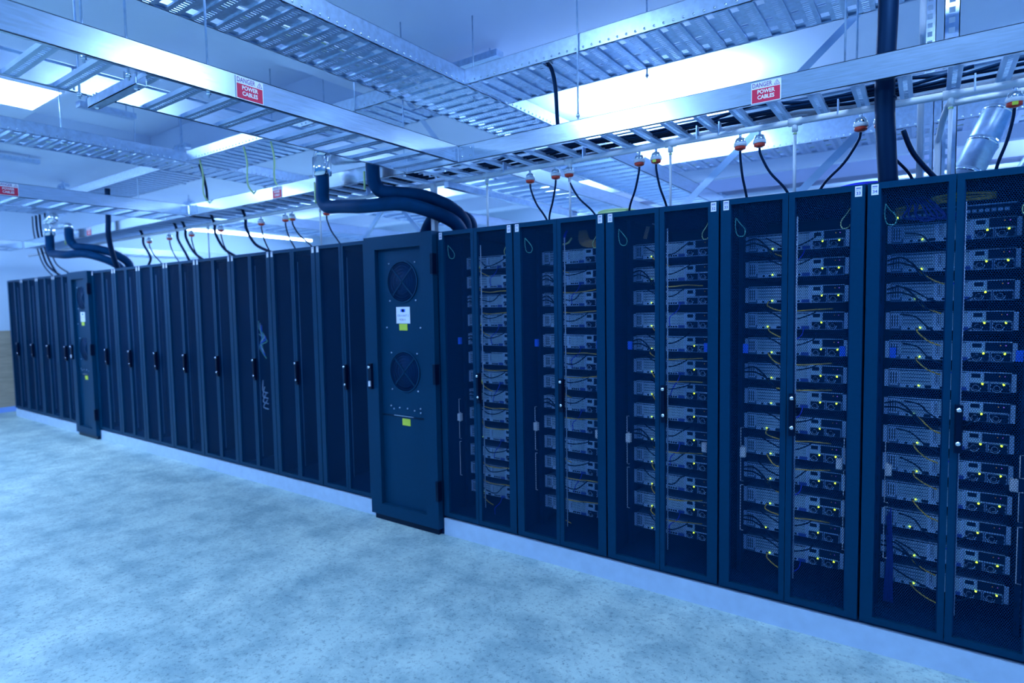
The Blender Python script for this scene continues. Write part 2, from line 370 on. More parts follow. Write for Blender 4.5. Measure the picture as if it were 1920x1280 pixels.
def mk_server(variant):
    parts = []
    ch = MB().box(0, SWD, .004, .62, 0, SH, STEELD).box(-.016, 0, .002, .006, .004, SH - .004, STEEL).box(SWD, SWD + .016, .002, .006, .004, SH - .004, STEEL)
    ch.box(.30, .445, .002, .004, .046, .085, BLK2).box(0, SWD, 0, .004, SH - .003, SH, STEEL)
    for k in range(22): ch.box(.006 + k * .02, .014 + k * .02, .001, .004, SH - .008, SH - .005, BLK2)
    ch.box(.296, .301, .0, .004, 0, SH, STEEL)
    parts.append(('chassis', ch.mesh('chassis'), None, []))
    g = MB().box(.045, .165, -.001, .004, .022, .078, GRM).box(.165, .178, 0, .004, .004, .080, STEEL).box(.040, .045, -.002, .004, .022, .08, STEEL)
    for k in range(3): g.box(.05, .16, -.003, -.001, .032 + k * .016, .0345 + k * .016, STEELD)
    parts.append(('card_panel', g.mesh('card_panel'), None, []))
    g2 = MB().box(.192, .288, -.001, .004, .022, .080, GRM).box(.180, .190, -.001, .004, .022, .080, STEEL).box(.1835, .1865, -.0015, -.001, .03, .072, BLK2)
    g2.box(.288, .296, -.002, .004, .004, .083, STEEL)
    parts.append(('card_panel', g2.mesh('card_panel'), None, []))
    # left slotted ear block
    e = MB().box(.004, .038, 0, .004, .010, .08, STEEL)
    for k in range(3): e.box(.008 + k * .010, .012 + k * .010, -.001, 0, .018, .072, BLK2)
    parts.append(('slot_bracket', e.mesh('slot_bracket'), None, []))
    io = MB().box(.045, .296, -.001, .004, .002, .020, STEEL)
    for k in range(4): io.box(.196 + k * .014, .206 + k * .014, -.002, -.001, .005, .015, BLK2)
    io.box(.256, .292, -.005, -.001, .003, .018, PORTB).box(.140, .165, -.002, -.001, .004, .017, BLK2).box(.07, .08, -.002, -.001, .004, .014, BLK2).box(.10, .112, -.002, -.001, .004, .014, BLK2)
    parts.append(('port_strip', io.mesh('port_strip'), None, []))
    # small fan box top right
    fb = MB().box(.302, .348, -.002, .004, .044, .085, GRM).box(.308, .340, -.003, -.002, .062, .080, BLK2).box(.349, .352, -.003, .004, .044, .085, STEEL)
    parts.append(('fan_module', fb.mesh('fan_module'), None, []))
    dk = MB().box(.354, .436, -.002, .004, .046, .083, BLK2).box(.354, .436, -.0035, -.002, .0445, .047, STEEL)
    dk.ball((.404, -.003, .072), .0022, LEDA, 5).ball((.422, -.003, .072), .0024, LEDV, 5)
    parts.append(('drive_bay', dk.mesh('drive_bay'), None, []))
    for q, cx in enumerate((.328, .400)):
        p = MB().box(cx - .026, cx + .040, -.001, .004, .002, .043, STEEL).box(cx - .024, cx + .038, -.002, -.001, .004, .039, BLK2).disc((cx - .004, .020), .0185, -.006, BLK2, 20, .006)
        p.ring((cx - .004, .020), .0155, .0185, -.009, -.006, STEEL, 20, 180, 360)
        p.ring((cx - .004, .020), .010, .0115, -.008, -.006, GALV, 16)
        p.box(cx + .017, cx + .036, -.010, -.001, .004, .024, BLK2)
        l = MB().ball((cx + .019, -.004, .036), .0042, LED, 7).mesh('led')
        on = variant in (0, 1) and not (variant == 1 and q == 1)
        parts.append(('power_supply', p.mesh('power_supply'), None, [('led', l, 'glowing green light')] if on else []))
    if variant != 4:
        parts.append(('led', MB().ball((.118 if variant == 0 else .098, -.004, .014), .0036, LED, 6).mesh('led'), 'glowing green light', []))
    t = thing('rack_server', 'x', 'server')
    for n, me, lab, subs in parts:
        o = obj(n, me, t, lab)
        for sn, sm_, sl in subs: obj(sn, sm_, o, sl)
    return t
PROTO = [mk_server(i) for i in range(5)]
used = set()
def place_server(v, loc, label, group):
    if v not in used:
        used.add(v); t = PROTO[v]; t.location = loc; t['label'] = label; t['group'] = group; return t
    return dup(PROTO[v], loc, label, group)

RK = {34: 'cabinet numbered 34', 33: 'cabinet numbered 33', 32: 'third cabinet right of the near cooler',
      31: 'second cabinet right of the near cooler', 30: 'first cabinet right of the near cooler'}
CABLAB = {34: 'dark blue mesh-door server cabinet numbered 34, rightmost, with blue cables inside its top',
          33: 'dark blue mesh-door server cabinet labelled 33 at its top right corner, full of servers',
          32: 'dark blue mesh-door server cabinet between those numbered 31 and 33',
          31: 'dark blue mesh-door cabinet with brown-yellow cable loops above its top server',
          30: 'dark blue mesh-door server cabinet right beside the near cooling unit'}
def cabletop(name, pts, r, m_, label, group, cat='cable', n=6):
    return tag(MB().tube(curve_pts(pts, 5), r, m_, n).build(name), label, cat, group)
YF = D + .225
for n_ in (34, 33, 32, 31, 30):
    x = X34 - (34 - n_) * P
    cabinet(x, CABLAB[n_], 'server-filled cabinets right of the near cooling unit', str(n_))
    for k in range(13):
        zt = 1.950 - .1333 * k; z = zt - SH; sx = x + .088
        v = (0 if (k + n_) % 4 else 1) if n_ > 32 else ((1 if k > 3 else 2) if n_ == 32 else (3, 4, 4)[(k * 2 + n_) % 3])
        pos = ORD[k] + (' from top' if 0 < k < 12 else '')
        place_server(v, (sx, YF, z), 'grey server, %s in the %s' % (pos, RK[n_]), 'rack servers behind mesh doors')
        # shelf rail under each server belongs to nothing else: dark blanking strip
        jx = random.uniform(-.012, .012); jd = random.uniform(-.01, .014)
        y0 = YF - .004
        if (k + n_) % 5 != 4:
            if n_ == 34 or k % 3 == 0:
                pts = [(sx + .105, y0, z + .008), (sx + .12 + jx, y0 - .02, z - .008), (sx + .16 + jx, y0 - .025, z - .038 + jd), (sx + .205 + jx, y0 - .02, z - .058 + jd)]
            else:
                pts = [(sx + .100, y0, z + .008), (sx + .11 + jx, y0 - .02, z - .012), (sx + .15, y0 - .026, z - .036 + jd), (sx + .22, y0 - .028, z - .042 + jd), (sx + .31 + jx, y0 - .025, z - .036 + jd), (sx + .40, y0 - .015, z - .030)]
            cabletop('patch_cable', pts, .0033, YCAB, 'yellow patch cable under the %s server of the %s' % (ORD[k] if k else 'top', RK[n_]), 'yellow patch cables behind the servers')
        if (k + n_) % 4 != 3:
            a = random.uniform(-.02, .03); b_ = random.uniform(-.012, .012)
            if n_ == 34:
                pts = [(sx + .04 + a, y0 - .012, z + .075), (sx + .10 + a, y0 - .026, z + .055 - jd), (sx + .16, y0 - .03, z + .015 + jx), (sx + .24, y0 - .032, z - .012 + jd), (sx + .30, y0 - .03, z + .004 - jx), (sx + .335, y0 - .02, z + .030)]
            else:
                pts = [(sx + .07 + a, y0 - .006, z + .100), (sx + .12 + a, y0 - .026, z + .075 + b_), (sx + .18, y0 - .03, z + .050 + b_), (sx + .24, y0 - .03, z + .052 + b_), (sx + .30 + a, y0 - .026, z + .085), (sx + .325, y0 - .012, z + .11)]
            if k == 0: pts = [(p_[0], p_[1], p_[2] - .03) for p_ in pts]
            cabletop('power_cable', pts, .0034, BLK, 'black power cable across the %s server of the %s' % (ORD[k] if k else 'top', RK[n_]), 'black power cables behind the servers')
        if (k + 2 * n_) % 3 == 0:
            pts = [(sx + .270, y0 - .004, z + .01), (sx + .26, y0 - .022, z - .03), (sx + .225 + jx, y0 - .028, z - .07), (sx + .215, y0 - .02, z - .12)]
            cabletop('data_cable', pts, .0026, BCAB, 'thin blue cable at the %s server of the %s' % (ORD[k] if k else 'top', RK[n_]), 'thin blue cables behind the servers')
# extra side cabling: loops of black cable entering from the left
for n_, ks in ((34, (1, 2, 6, 11)), (33, (0, 5, 9, 11)), (32, (1, 4, 8)), (31, (1, 2, 7)), (30, (2, 4, 7))):
    x = X34 - (34 - n_) * P
    for k in ks:
        z = 1.950 - .1333 * k - .05
        for q in range(2):
            pts = [(x + .075, YF - .01, z + .02 - q * .02), (x + .13, YF - .03, z + .03 - q * .025), (x + .18 + .02 * q, YF - .035, z - .01 - q * .02), (x + .20 + .03 * q, YF - .03, z - .05 - q * .02), (x + .25 + .04 * q, YF - .02, z - .085)]
            cabletop('power_cable', pts, .0042, BLK, '%s black cable entering at the %s server of %s' % ('upper' if q == 0 else 'lower', ORD[k], RK[n_]), 'black cables entering the racks from the left')
# kit above the servers
x = X34
t = thing('network_switch', 'dark network switch above the servers in cabinet 34 with one green light', 'switch', (x + .088, YF + .02, 1.970))
MB().box(0, .445, 0, .25, 0, .044, BLK2).box(.0, .445, -.003, 0, .038, .044, GALV).build('chassis', t)
pm = MB()
for k in range(18): pm.box(.03 + k * .022, .046 + k * .022, -.004, 0, .008, .022, GALV)
pm.build('port_row', t); MB().ball((.02, -.006, .012), .005, LED, 6).build('led', t, 'glowing green light')
for k in range(7):
    j = random.uniform(-.01, .01)
    pts = [(x + .10, YF - .02, 1.985 + .006 * k), (x + .17, YF - .035, 1.995 + .005 * k + j), (x + .25, YF - .04, 2.025 + .005 * k), (x + .34, YF - .035, 2.02 + .006 * k + j), (x + .46, YF - .02, 2.03 + .004 * k)]
    cabletop('patch_cable', pts, .0033, YCAB, 'yellow cable lying across the top of cabinet 34', 'yellow cables at the top of cabinet 34')
for k in range(9):
    u = random.uniform
    pts = [(x + .13 + .01 * k, YF - .02, 2.065), (x + .15 + .012 * k, YF - .055 - u(0, .02), 2.03 + u(-.02, .01)), (x + .14 + .018 * k + u(-.02, .02), YF - .06, 1.985 + u(-.015, .01)), (x + .18 + .014 * k, YF - .055, 1.957 + u(-.006, .012)), (x + .24 + .014 * k, YF - .04, 1.96 + u(-.01, .02)), (x + .29 + .008 * k, YF - .02, 1.98 + u(-.02, .02))]
    cabletop('data_cable', pts, .0045, BCABD, 'blue cable bunched over the servers of cabinet 34', 'blue cables at the top of cabinet 34')
for k in range(6):
    pts = [(x + .095 + .007 * (k % 3), YF - .01 - .006 * (k // 3), .52 + .02 * k), (x + .10 + .004 * k, YF - .03, .40), (x + .092 + .006 * k, YF - .03, .24), (x + .09 + .007 * k, YF - .03, .17)]
    cabletop('data_cable', pts, .004, BCABD, 'blue cable hanging at the bottom left inside cabinet 34', 'blue cables at the bottom of cabinet 34')
t = thing('power_strip', 'dark vertical power strip with pale sockets at the lower right inside cabinet 34', 'power strip', (x + .565, YF - .02, .20))
MB().box(0, .03, 0, .03, 0, .55, BLK2).build('housing', t)
sk = MB()
for k in range(6): sk.box(.006, .020, -.003, 0, .03 + k * .035, .045 + k * .035, PAPER)
sk.build('socket_row', t)
x = X34 - 3 * P
for k in range(9):
    pts = [(x + .36 + .006 * k, YF - .02, 2.06), (x + .37 + .009 * k, YF - .045, 2.00), (x + .40 + .010 * k, YF - .05, 1.965 + .003 * k), (x + .47 + .008 * k, YF - .04, 1.952 + .004 * k), (x + .575, YF - .03, 1.955 + .006 * k)]
    cabletop('patch_cable', pts, .0042, mat('tan_cable', (.50, .30, .06), .5) if k == 0 else bpy.data.materials['tan_cable'], 'tan cable looping above the top server of the cabinet with brown cable loops', 'tan cables above the servers')
pts = [(x + .23, YF - .02, 2.06), (x + .225, YF - .04, 2.01), (x + .25, YF - .045, 1.985), (x + .29, YF - .04, 1.99), (x + .31, YF - .03, 2.02)]
cabletop('patch_cable', pts, .006, YGCAB, 'thick pale yellow cable loop at the top of the second cabinet right of cooling unit', None)
cabletop('data_cable', [(x + .265, YF - .01, 2.07), (x + .26, YF - .03, 2.03), (x + .262, YF - .03, 1.995)], .008, BCAB, 'short blue cable inside the pale yellow cable loop', None)
x = X34 - 2 * P
cabletop('data_cable', [(x + .20, YF - .02, 2.06), (x + .225, YF - .03, 2.045), (x + .235, YF - .02, 2.01)], .004, WHITE, 'short white cable at the top of the cabinet between 31 and 33', None)
tag(MB().bar((x + .145, YF, 1.98), (x + .165, YF, 2.05), .022, .004, mat('tan_tag', (.45, .28, .14), .6), up=(0, 1, 0)).build('cable_tag'), 'tan tag hanging at the top of the cabinet between 31 and 33', 'tag')

# ------------------------------------------------------------------ dark cabinets
NTH = ['first', 'second', 'third', 'fourth', 'fifth', 'sixth', 'seventh', 'eighth']
for j in range(8):
    cabinet(XC1 - (j + 1) * P, 'dark empty mesh-door cabinet, %s to the left of the near cooling unit' % NTH[j], 'dark cabinets between the cooling units', full=False)
for j in range(4):
    cabinet(XC2 - (j + 1) * P, 'dark mesh-door cabinet, %s to the left of the far cooling unit' % NTH[j], 'dark cabinets left of the far cooling unit', stickers=(j < 3, 1), full=False)
x = XC1 - 3 * P - .09    # cabling glimpsed in the third dark cabinet
for k in range(7):
    pts = [(x + .37 + .02 * (k % 3), (D + .09), 1.50 - .02 * k), (x + .42 + .02 * k, (D + .09) - .03, 1.44 - .02 * k), (x + .48 - .01 * k, (D + .09) - .03, 1.36 - .015 * k), (x + .41 + .015 * k, (D + .09) - .02, 1.28 - .02 * k)]
    cabletop('data_cable', pts, .006, (TEAL, STEEL, BTAG)[k % 3], 'tangled thin cable seen inside the third dark cabinet left of the near cooling unit', 'tangled cables in the third dark cabinet')
for k in range(4):
    pts = [(x + .40 + .02 * k, (D + .09), .95 - .06 * k), (x + .44, (D + .09) - .03, .86 - .05 * k), (x + .50, (D + .09) - .02, .84 - .05 * k)]
    cabletop('data_cable', pts, .006, STEEL, 'pale cable low inside the third dark cabinet left of the near cooling unit', 'pale cables low in the third dark cabinet')

# ------------------------------------------------------------------ cooling units
def cooler(x0, x1, label):
    w_ = x1 - x0; t = thing('cooling_unit', label, 'cooling unit', (x0, D - .045, 0), 'tall in-row cooling units')
    H = PL + RH + .004
    MB().box(.004, w_ - .004, .05, 1.1, .0, H, RACKIN).box(.02, w_ - .02, .02, .05, 0, .06, BLK2).build('cabinet_body', t)  # black strip at the foot paints in the shadow gap under the door
    d = MB(); ox0, ox1, oz0, oz1 = .115, w_ - .115, .13, 2.03
    d.box(0, ox0, 0, .05, .045, H, RACK).box(ox1, w_, 0, .05, .045, H, RACK).box(ox0, ox1, 0, .05, .045, oz0, RACK).box(ox0, ox1, 0, .05, oz1, H, RACK)
    d.box(ox0, ox1, .036, .05, oz0, oz1, RACK)
    d = d.build('door', t)
    c = w_ / 2 + .015
    for zc in (1.79, 1.14):
        f = MB().ring((c, zc), .142, .152, .028, .036, RACK, 40).disc((c, zc), .142, .034, RACKIN, 40, .002)
        for rr in (.035, .06, .085, .11, .13): f.ring((c, zc), rr, rr + .003, .029, .031, RACKIN, 32)
        for a in range(4):
            t_ = math.radians(45 + 90 * a); f.bar((c, .031, zc), (c + .14 * math.cos(t_), .031, zc + .14 * math.sin(t_)), .012, .004, RACK, up=(0, 1, 0))
        f.build('fan_grille', d)
    s = MB()
    for zc in (1.79, 1.14):
        for sx, sz in ((-1, -1), (-1, 1), (1, -1), (1, 1)): s.disc((c + sx * .13, zc + sz * .135), .006, .031, GALV, 10, .005)
    for q in (-.17, .17): s.disc((c + q, 1.46), .006, .031, GALV, 10, .005)
    for q, zz in ((-.15, .88), (-.12, .86), (-.06, .872), (.02, .872), (.09, .862), (.15, .88), (.15, .85)): s.disc((c + q, zz), .006, .031, GALV, 10, .005)
    s.build('screw_set', d)
    MB().box(ox0 + .002, ox1 - .002, .030, .036, .805, .812, BLK2).box(ox0 + .13, ox1 - .13, .026, .030, .812, .816, GALV).build('panel_seam', d)
    l = MB().box(c - .068, c + .068, .033, .036, 1.49, 1.61, PAPER)
    l.tube([(c, .032, 1.583), (c, .033, 1.583)], .012, BTAG, 16).box(c - .022, c + .022, .032, .033, 1.573, 1.593, BTAG)
    put_text(l, 'CRU-UNIT 2', .021, c, 1.546, .0325, INKB); put_text(l, 'MDB A', .021, c - .006, 1.516, .0325, INK)
    l.build('notice_label', d, 'white notice with a blue mark')
    MB().box(c - .04, c + .04, .032, .036, 1.44, 1.487, YEL).build('warning_sticker', d, 'yellow sticker')
    MB().box(c - .035, c + .045, .032, .036, .745, .795, YEL).build('warning_sticker', d, 'yellow sticker')
    hd = MB().box(.032, .062, -.022, 0, 1.0, 1.19, BLK2).tube([(.047, -.036, 1.165), (.047, -.022, 1.165)], .011, CHROME, 12).box(.038, .056, -.03, -.022, 1.02, 1.06, WHITE)
    hd.build('door_handle', d, 'black handle with chrome lock')
    for zz in (1.83, 1.07, .25): MB().box(w_ - .012, w_ + .010, -.012, .03, zz, zz + .14, BLK2).build('hinge', d)
cooler(XC1 + .006, XC1R - .006, 'tall dark blue cooling unit with two round fans and yellow stickers, nearest')
cooler(XC2 + .006, XC2R - .006, 'tall narrow-looking cooling unit at the far left among the dark cabinets')

# ------------------------------------------------------------------ cable trays
RUNG = {}
def rung_mesh(axis, L):
    k = (axis, round(L, 3))
    if k in RUNG: return RUNG[k]
    mb = MB(); wd = .052
    def bx(a0, a1, b0, b1, z0, z1, m_):     # a along the rung, b across
        if axis == 'y': mb.box(a0, a1, b0, b1, z0, z1, m_)
        else: mb.box(b0, b1, a0, a1, z0, z1, m_)
    bx(0, L, -wd / 2, -wd * .16, 0, .003, ALUX); bx(0, L, wd * .16, wd / 2, 0, .003, ALUX)
    n = max(6, int(L / .020))
    for q in range(n): bx(q * L / n, q * L / n + L / n * .5, -wd * .16, wd * .16, 0, .003, ALUX)
    bx(0, L, -wd / 2, -wd / 2 + .003, .003, .02, ALUX); bx(0, L, wd / 2 - .003, wd / 2, .003, .02, ALUX)
    RUNG[k] = mb.mesh('rung'); return RUNG[k]
def ladder(axis, a0, a1, c0, c1, z0, z1, rungs, label, brackets=()):
    org = (a0, c0, z0) if axis == 'x' else (c0, a0, z0)
    t = thing('ladder_tray', label, 'cable tray', org, 'aluminium ladder trays'); L = a1 - a0; Wd = c1 - c0; H = z1 - z0
    for s in (0, 1):
        mb = MB(); b0, b1 = (0, .004) if s == 0 else (Wd - .004, Wd); f0, f1 = (0, .022) if s == 0 else (Wd - .022, Wd)
        for (p0, p1, q0, q1) in ((b0, b1, 0, H), (f0, f1, 0, .003), (f0, f1, H - .003, H)):
            if axis == 'x': mb.box(0, L, p0, p1, q0, q1, ALU)
            else: mb.box(p0, p1, 0, L, q0, q1, ALU)
        mb.build('side_rail', t)
    me = rung_mesh('x' if axis == 'x' else 'y', Wd - .008)
    for r in rungs:
        obj('rung', me, t, loc=(r - a0, .004, .004) if axis == 'x' else (.004, r - a0, .004))
    for b in brackets:
        mb = MB(); f = -.004
        if axis == 'x':
            mb.box(b - a0 - .05, b - a0 + .05, f, 0, .012, H - .012, ALUX)
            for q in (-.035, .035):
                for zz in (.03, H - .03): mb.tube([(b - a0 + q, f - .012, zz), (b - a0 + q, f, zz)], .006, CHROME, 8)
            mb.bar((b - a0 - .035, f - .01, -.02), (b - a0 - .035, f - .01, H + .02), .008, .008, GALV)
        mb.build('splice_plate', t, 'pale bolted joint plate')
    return t
def fr(a, b, s):
    out = []; v = a
    while v < b: out.append(v); v += s
    return out
ladder('y', -.45, YB0 - .006, XA0, XA1, ZB0, ZB1, fr(-.2, 3.05, .175), 'ladder tray over the aisle with red danger sign, nearest on the left')
ladder('x', XA0 - .0, 1.1, YB0, YB1, ZB0, ZB1, fr(XA0 + .1, 1.05, .178), 'ladder tray running over the numbered cabinets with red danger sign at right', brackets=(-2.49,))
ladder('x', -6.1, XA0 - .006, YB0, YB1, ZB0, ZB1, fr(-6.05, -3.1, .178), 'ladder tray over the dark cabinets with a tiny red sign, left of the pipes', brackets=(-6.0,))
ladder('y', -.2, YB0 - .006, -6.60, -6.105, ZB0, ZB1, fr(0, 3.05, .175), 'ladder tray at the left edge with a red danger sign, second from the camera')
ladder('x', -10.9, -6.106, YB0, YB1, ZB0, ZB1, fr(-10.8, -6.2, .178), 'distant ladder tray over the cabinets around the far cooling unit', brackets=(-9.3,))
ladder('y', 1.2, YB0 - .006, -11.45, -10.95, ZB0, ZB1, fr(1.3, 3.05, .175), 'ladder tray at far left edge near the end wall')
ladder('y', YB1 + .006, 7.0, -2.98, -2.50, ZB0, ZB1, fr(3.6, 6.95, .175), 'ladder tray running away behind the cabinets right of the pipes')
ladder('y', YB1 + .006, 6.2, -2.15, -1.70, ZB0, ZB1, fr(3.6, 6.15, .125), 'bright ladder tray behind the cabinets, second right of the pipes')
ladder('y', YB1 + .006, 7.0, -6.60, -6.105, ZB0, ZB1, fr(3.6, 6.95, .175), 'ladder tray running away behind the dark cabinets')
ladder('y', YB1 + .006, 6.6, -11.45, -10.95, ZB0, ZB1, fr(3.6, 6.5, .175), 'bright ladder tray behind the farthest cabinets near the end wall')
ladder('y', YB1 + .006, 7.0, -4.75, -4.30, ZB0, ZB1, fr(3.6, 6.95, .175), 'ladder tray behind the dark cabinets left of the pipes')

SL = {}
def slat_mesh(axis, L, pitch, kind):
    k = (axis, round(L, 3), kind)
    if k in SL: return SL[k]
    mb = MB(); wd = pitch * .62
    def bx(a0, a1, b0, b1, z0, z1, m_=GALV):
        if axis == 'y': mb.box(a0, a1, b0, b1, z0, z1, m_)
        else: mb.box(b0, b1, a0, a1, z0, z1, m_)
    if kind == 0:
        bx(0, L, -wd / 2, -wd * .2, 0, .002); bx(0, L, wd * .2, wd / 2, 0, .002)
        n = int(L / .022)
        for q in range(n + 1): bx(q * L / n - (.007 if q else 0), q * L / n + .007 if q < n else L, -wd * .2, wd * .2, 0, .002)
        bx(0, L, -wd / 2, -wd / 2 + .003, .002, .010); bx(0, L, wd / 2 - .003, wd / 2, .002, .010)
    else:
        g = pitch - wd; z = .010
        bx(0, L, -g / 2, -g / 2 + .004, z, z + .002)
        for a, b in ((0, .08), (.19, .53), (.60, .78), (.88, 1.0)): bx(a * L, b * L, -g / 2 + .003, g / 2, z, z + .002)
    SL[k] = mb.mesh('slat'); return SL[k]
def perf(axis, a0, a1, c0, c1, z0, z1, label, pitch=.12, stuff=False):
    org = (a0, c0, z0) if axis == 'x' else (c0, a0, z0)
    t = thing('perforated_tray', label, 'cable tray', org, 'galvanised perforated trays'); L = a1 - a0; Wd = c1 - c0; H = z1 - z0
    for s in (0, 1):
        mb = MB(); b0, b1 = (0, .003) if s == 0 else (Wd - .003, Wd); f0, f1 = (0, .014) if s == 0 else (Wd - .014, Wd)
        for (p0, p1, q0, q1) in ((b0, b1, 0, H), (f0, f1, 0, .002), (f0, f1, H - .002, H)):
            if axis == 'x': mb.box(0, L, p0, p1, q0, q1, GALV)
            else: mb.box(p0, p1, 0, L, q0, q1, GALV)
        for q in range(int(L / .0525)):
            a = (q + .5) * .0525; e0, e1 = (-.004, 0) if s == 0 else (Wd, Wd + .004)
            if axis == 'x': mb.tube([(a, e0, .018), (a, e1, .018)], .007, CHROME, 6)
            else: mb.tube([(e0, a, .018), (e1, a, .018)], .007, CHROME, 6)
        mb.build('side_rail', t)
    k0 = slat_mesh(axis, Wd - .006, pitch, 0); k1 = slat_mesh(axis, Wd - .006, pitch, 1)
    n = int(L / pitch)
    for q in range(n):
        a = (q + .5) * pitch
        for me, aa in ((k0, a), (k1, a + pitch / 2)):
            obj('slat', me, t, loc=(aa, .003, 0) if axis == 'x' else (.003, aa, 0))
    return t
XCa, XCb = -3.03, -2.50
perf('y', .35, YD1 + 1.4, XCa, XCb, ZD0, ZD1, 'perforated tray high over the aisle, running from the top edge of the photo')
perf('x', XCb + .006, .95, YD0, YD1, ZD0, ZD1, 'perforated tray high at the top right over the numbered cabinets')
perf('x', -5.90, XCa - .006, 2.98, 3.46, ZD0, ZD1, 'perforated tray high between the two overhead crossings, seen through the ladder tray')
perf('y', .5, 4.4, -6.42, -5.935, ZD0, ZD1, 'perforated tray with yellow cables at the left edge of the photo')
perf('x', -10.15, -6.426, 2.98, 3.46, ZD0, ZD1, 'perforated tray high over the far dark cabinets')
perf('y', 1.6, 3.5, -10.65, -10.156, ZD0, ZD1, 'perforated tray near the end wall at far left')
perf('x', -2.6, 2.4, 6.10, 6.55, ZD0, ZD1 + .12, 'perforated tray in the background at right with yellow cables showing', pitch=.14)

# rods that hold the trays
def rod(x, y, z0, label, r=.005, z1=CEIL, nut=True):
    if cx0 < x < cx1 and cy0 < y < cy1: z1 = CEIL + .35
    mb = MB().tube([(x, y, z0), (x, y, z1)], r, GALV, 6)
    if nut: mb.tube([(x, y, z0 + .012), (x, y, z0 + .026)], .011, CHROME, 6)
    tag(mb.build('threaded_rod'), label, 'rod', 'thin steel rods holding the trays')
for x, y, z0, l in (
    (XA0 + .03, 1.08, ZB0 - .03, 'steel rod at the far side of the nearest ladder tray by the hanger channel'),
    (XA1 - .03, .95, ZB0 - .02, 'steel rod at the near side of the left ladder tray, leftmost'),
    (XA1 - .03, 1.10, ZB0 - .04, 'steel rod above the nearest ladder tray, second from left'),
    (XA1 - .03, 1.42, ZB0 - .02, 'steel rod just left of the red sign on the nearest ladder tray'),
    (-3.06, 3.07, ZB0 - .04, 'steel rod crossing in front of the high perforated tray by the corner'),
    (-2.60, 3.30, ZD0 - .03, 'steel rod ending under the crossing of the high perforated trays'),
    (-1.66, YD0 - .012, ZB1, 'steel rod in front of the high right perforated tray, left one'),
    (-1.45, YD1 + .02, ZD0 - .05, 'steel rod behind the high right perforated tray, longer one'),
    (-3.45, 2.97, ZD0 - .04, 'steel rod hanging left of the high crossing'),
    (-1.98, 2.35, CEIL - .01, 'short rod stub on the ceiling'),
    (-.335, YB0 + .15, ZB1, 'steel rod right of the red danger sign, left of a close pair'),
    (-.30, YB0 + .30, ZB1, 'steel rod right of the red danger sign, right of a close pair'),
    (-6.0, 2.0, ZD0 - .03, 'steel rod at the second perforated tray'),
    (-7.0, 3.0, ZB1, 'steel rod between the far trays'),
    (-4.5, 3.52, ZB0, 'steel rod behind the ladder tray with the tiny red sign'),
    (-11.2, 5.6, ZB0, 'steel rod holding the farthest tray near the end wall'),
    (-5.3, 3.52, ZB0, 'steel rod behind the ladder tray near the second crossing')):
    if l.startswith('short'): continue
    rod(x, y, z0, l)
# trapeze hanger channel under the nearest ladder tray
t = thing('hanger_channel', 'grey channel clamped under the nearest ladder tray beside its second rung', 'channel', (XA0 - .03, 1.13, ZB0 - .042))
MB().box(0, .47, 0, .041, 0, .003, GALV).box(0, .47, 0, .003, 0, .04, GALV).box(0, .47, .038, .041, 0, .04, GALV).build('channel', t)
for xx in (.05, .43): MB().tube([(xx, .02, -.012), (xx, .02, .06)], .006, CHROME, 6).tube([(xx, .02, -.010), (xx, .02, .0)], .012, CHROME, 6).build('bolt', t)
# unlit battens / strut channels on the ceiling
for (x0, x1, y0, y1, l, nm) in ((-3.35, -2.72, 3.74, 3.83, 'grey channel on the ceiling above the high crossing', 'x'), (-6.52, -6.43, 2.30, 2.78, 'grey channel under the ceiling between the left trays', 'y'), (-9.4, -9.3, 2.2, 2.85, 'grey channel under the ceiling at the left edge', 'y')):
    t = thing('ceiling_channel', l, 'channel', (x0, y0, CEIL - .09), 'grey channels hung under the ceiling'); a, b = x1 - x0, y1 - y0
    MB().box(0, a, 0, b, 0, .05, GALV).build('channel', t)
    mb = MB(); top = .09 + (.35 if nm == 'y' and x0 > -8.6 or x0 < -9 else 0)
    for q in (.15, .85): mb.tube([(a * q if nm == 'x' else a / 2, b / 2 if nm == 'x' else b * q, .05), (a * q if nm == 'x' else a / 2, b / 2 if nm == 'x' else b * q, .09 if x0 > -5 or x0 < -9 else .44)], .006, GALV, 6)
    mb.build('hanger', t)
for x, y, l in ((-7.23, 3.60, 'T-shaped ceiling bracket beyond the second perforated tray'), (-10.8, 3.58, 'T-shaped ceiling bracket beyond the left edge ladder tray'), (-10.9, 5.5, 'T-shaped ceiling bracket farthest away at left')):
    top = CEIL + .35 if cx0 < x < cx1 and cy0 < y < cy1 else CEIL
    t = thing('ceiling_bracket', l, 'bracket', (x, y, CEIL - .5), 'T-shaped ceiling brackets')
    MB().box(-.12, .12, -.03, .03, .44, .46, GALV).box(-.16, -.10, -.03, .03, .40, .44, GALV).box(.10, .16, -.03, .03, .40, .44, GALV).build('crosspiece', t)
    MB().box(-.02, .02, -.02, .02, 0, .44, GALV).box(-.01, .01, -.01, .01, .46, .5 + top - CEIL, GALV).build('post', t)

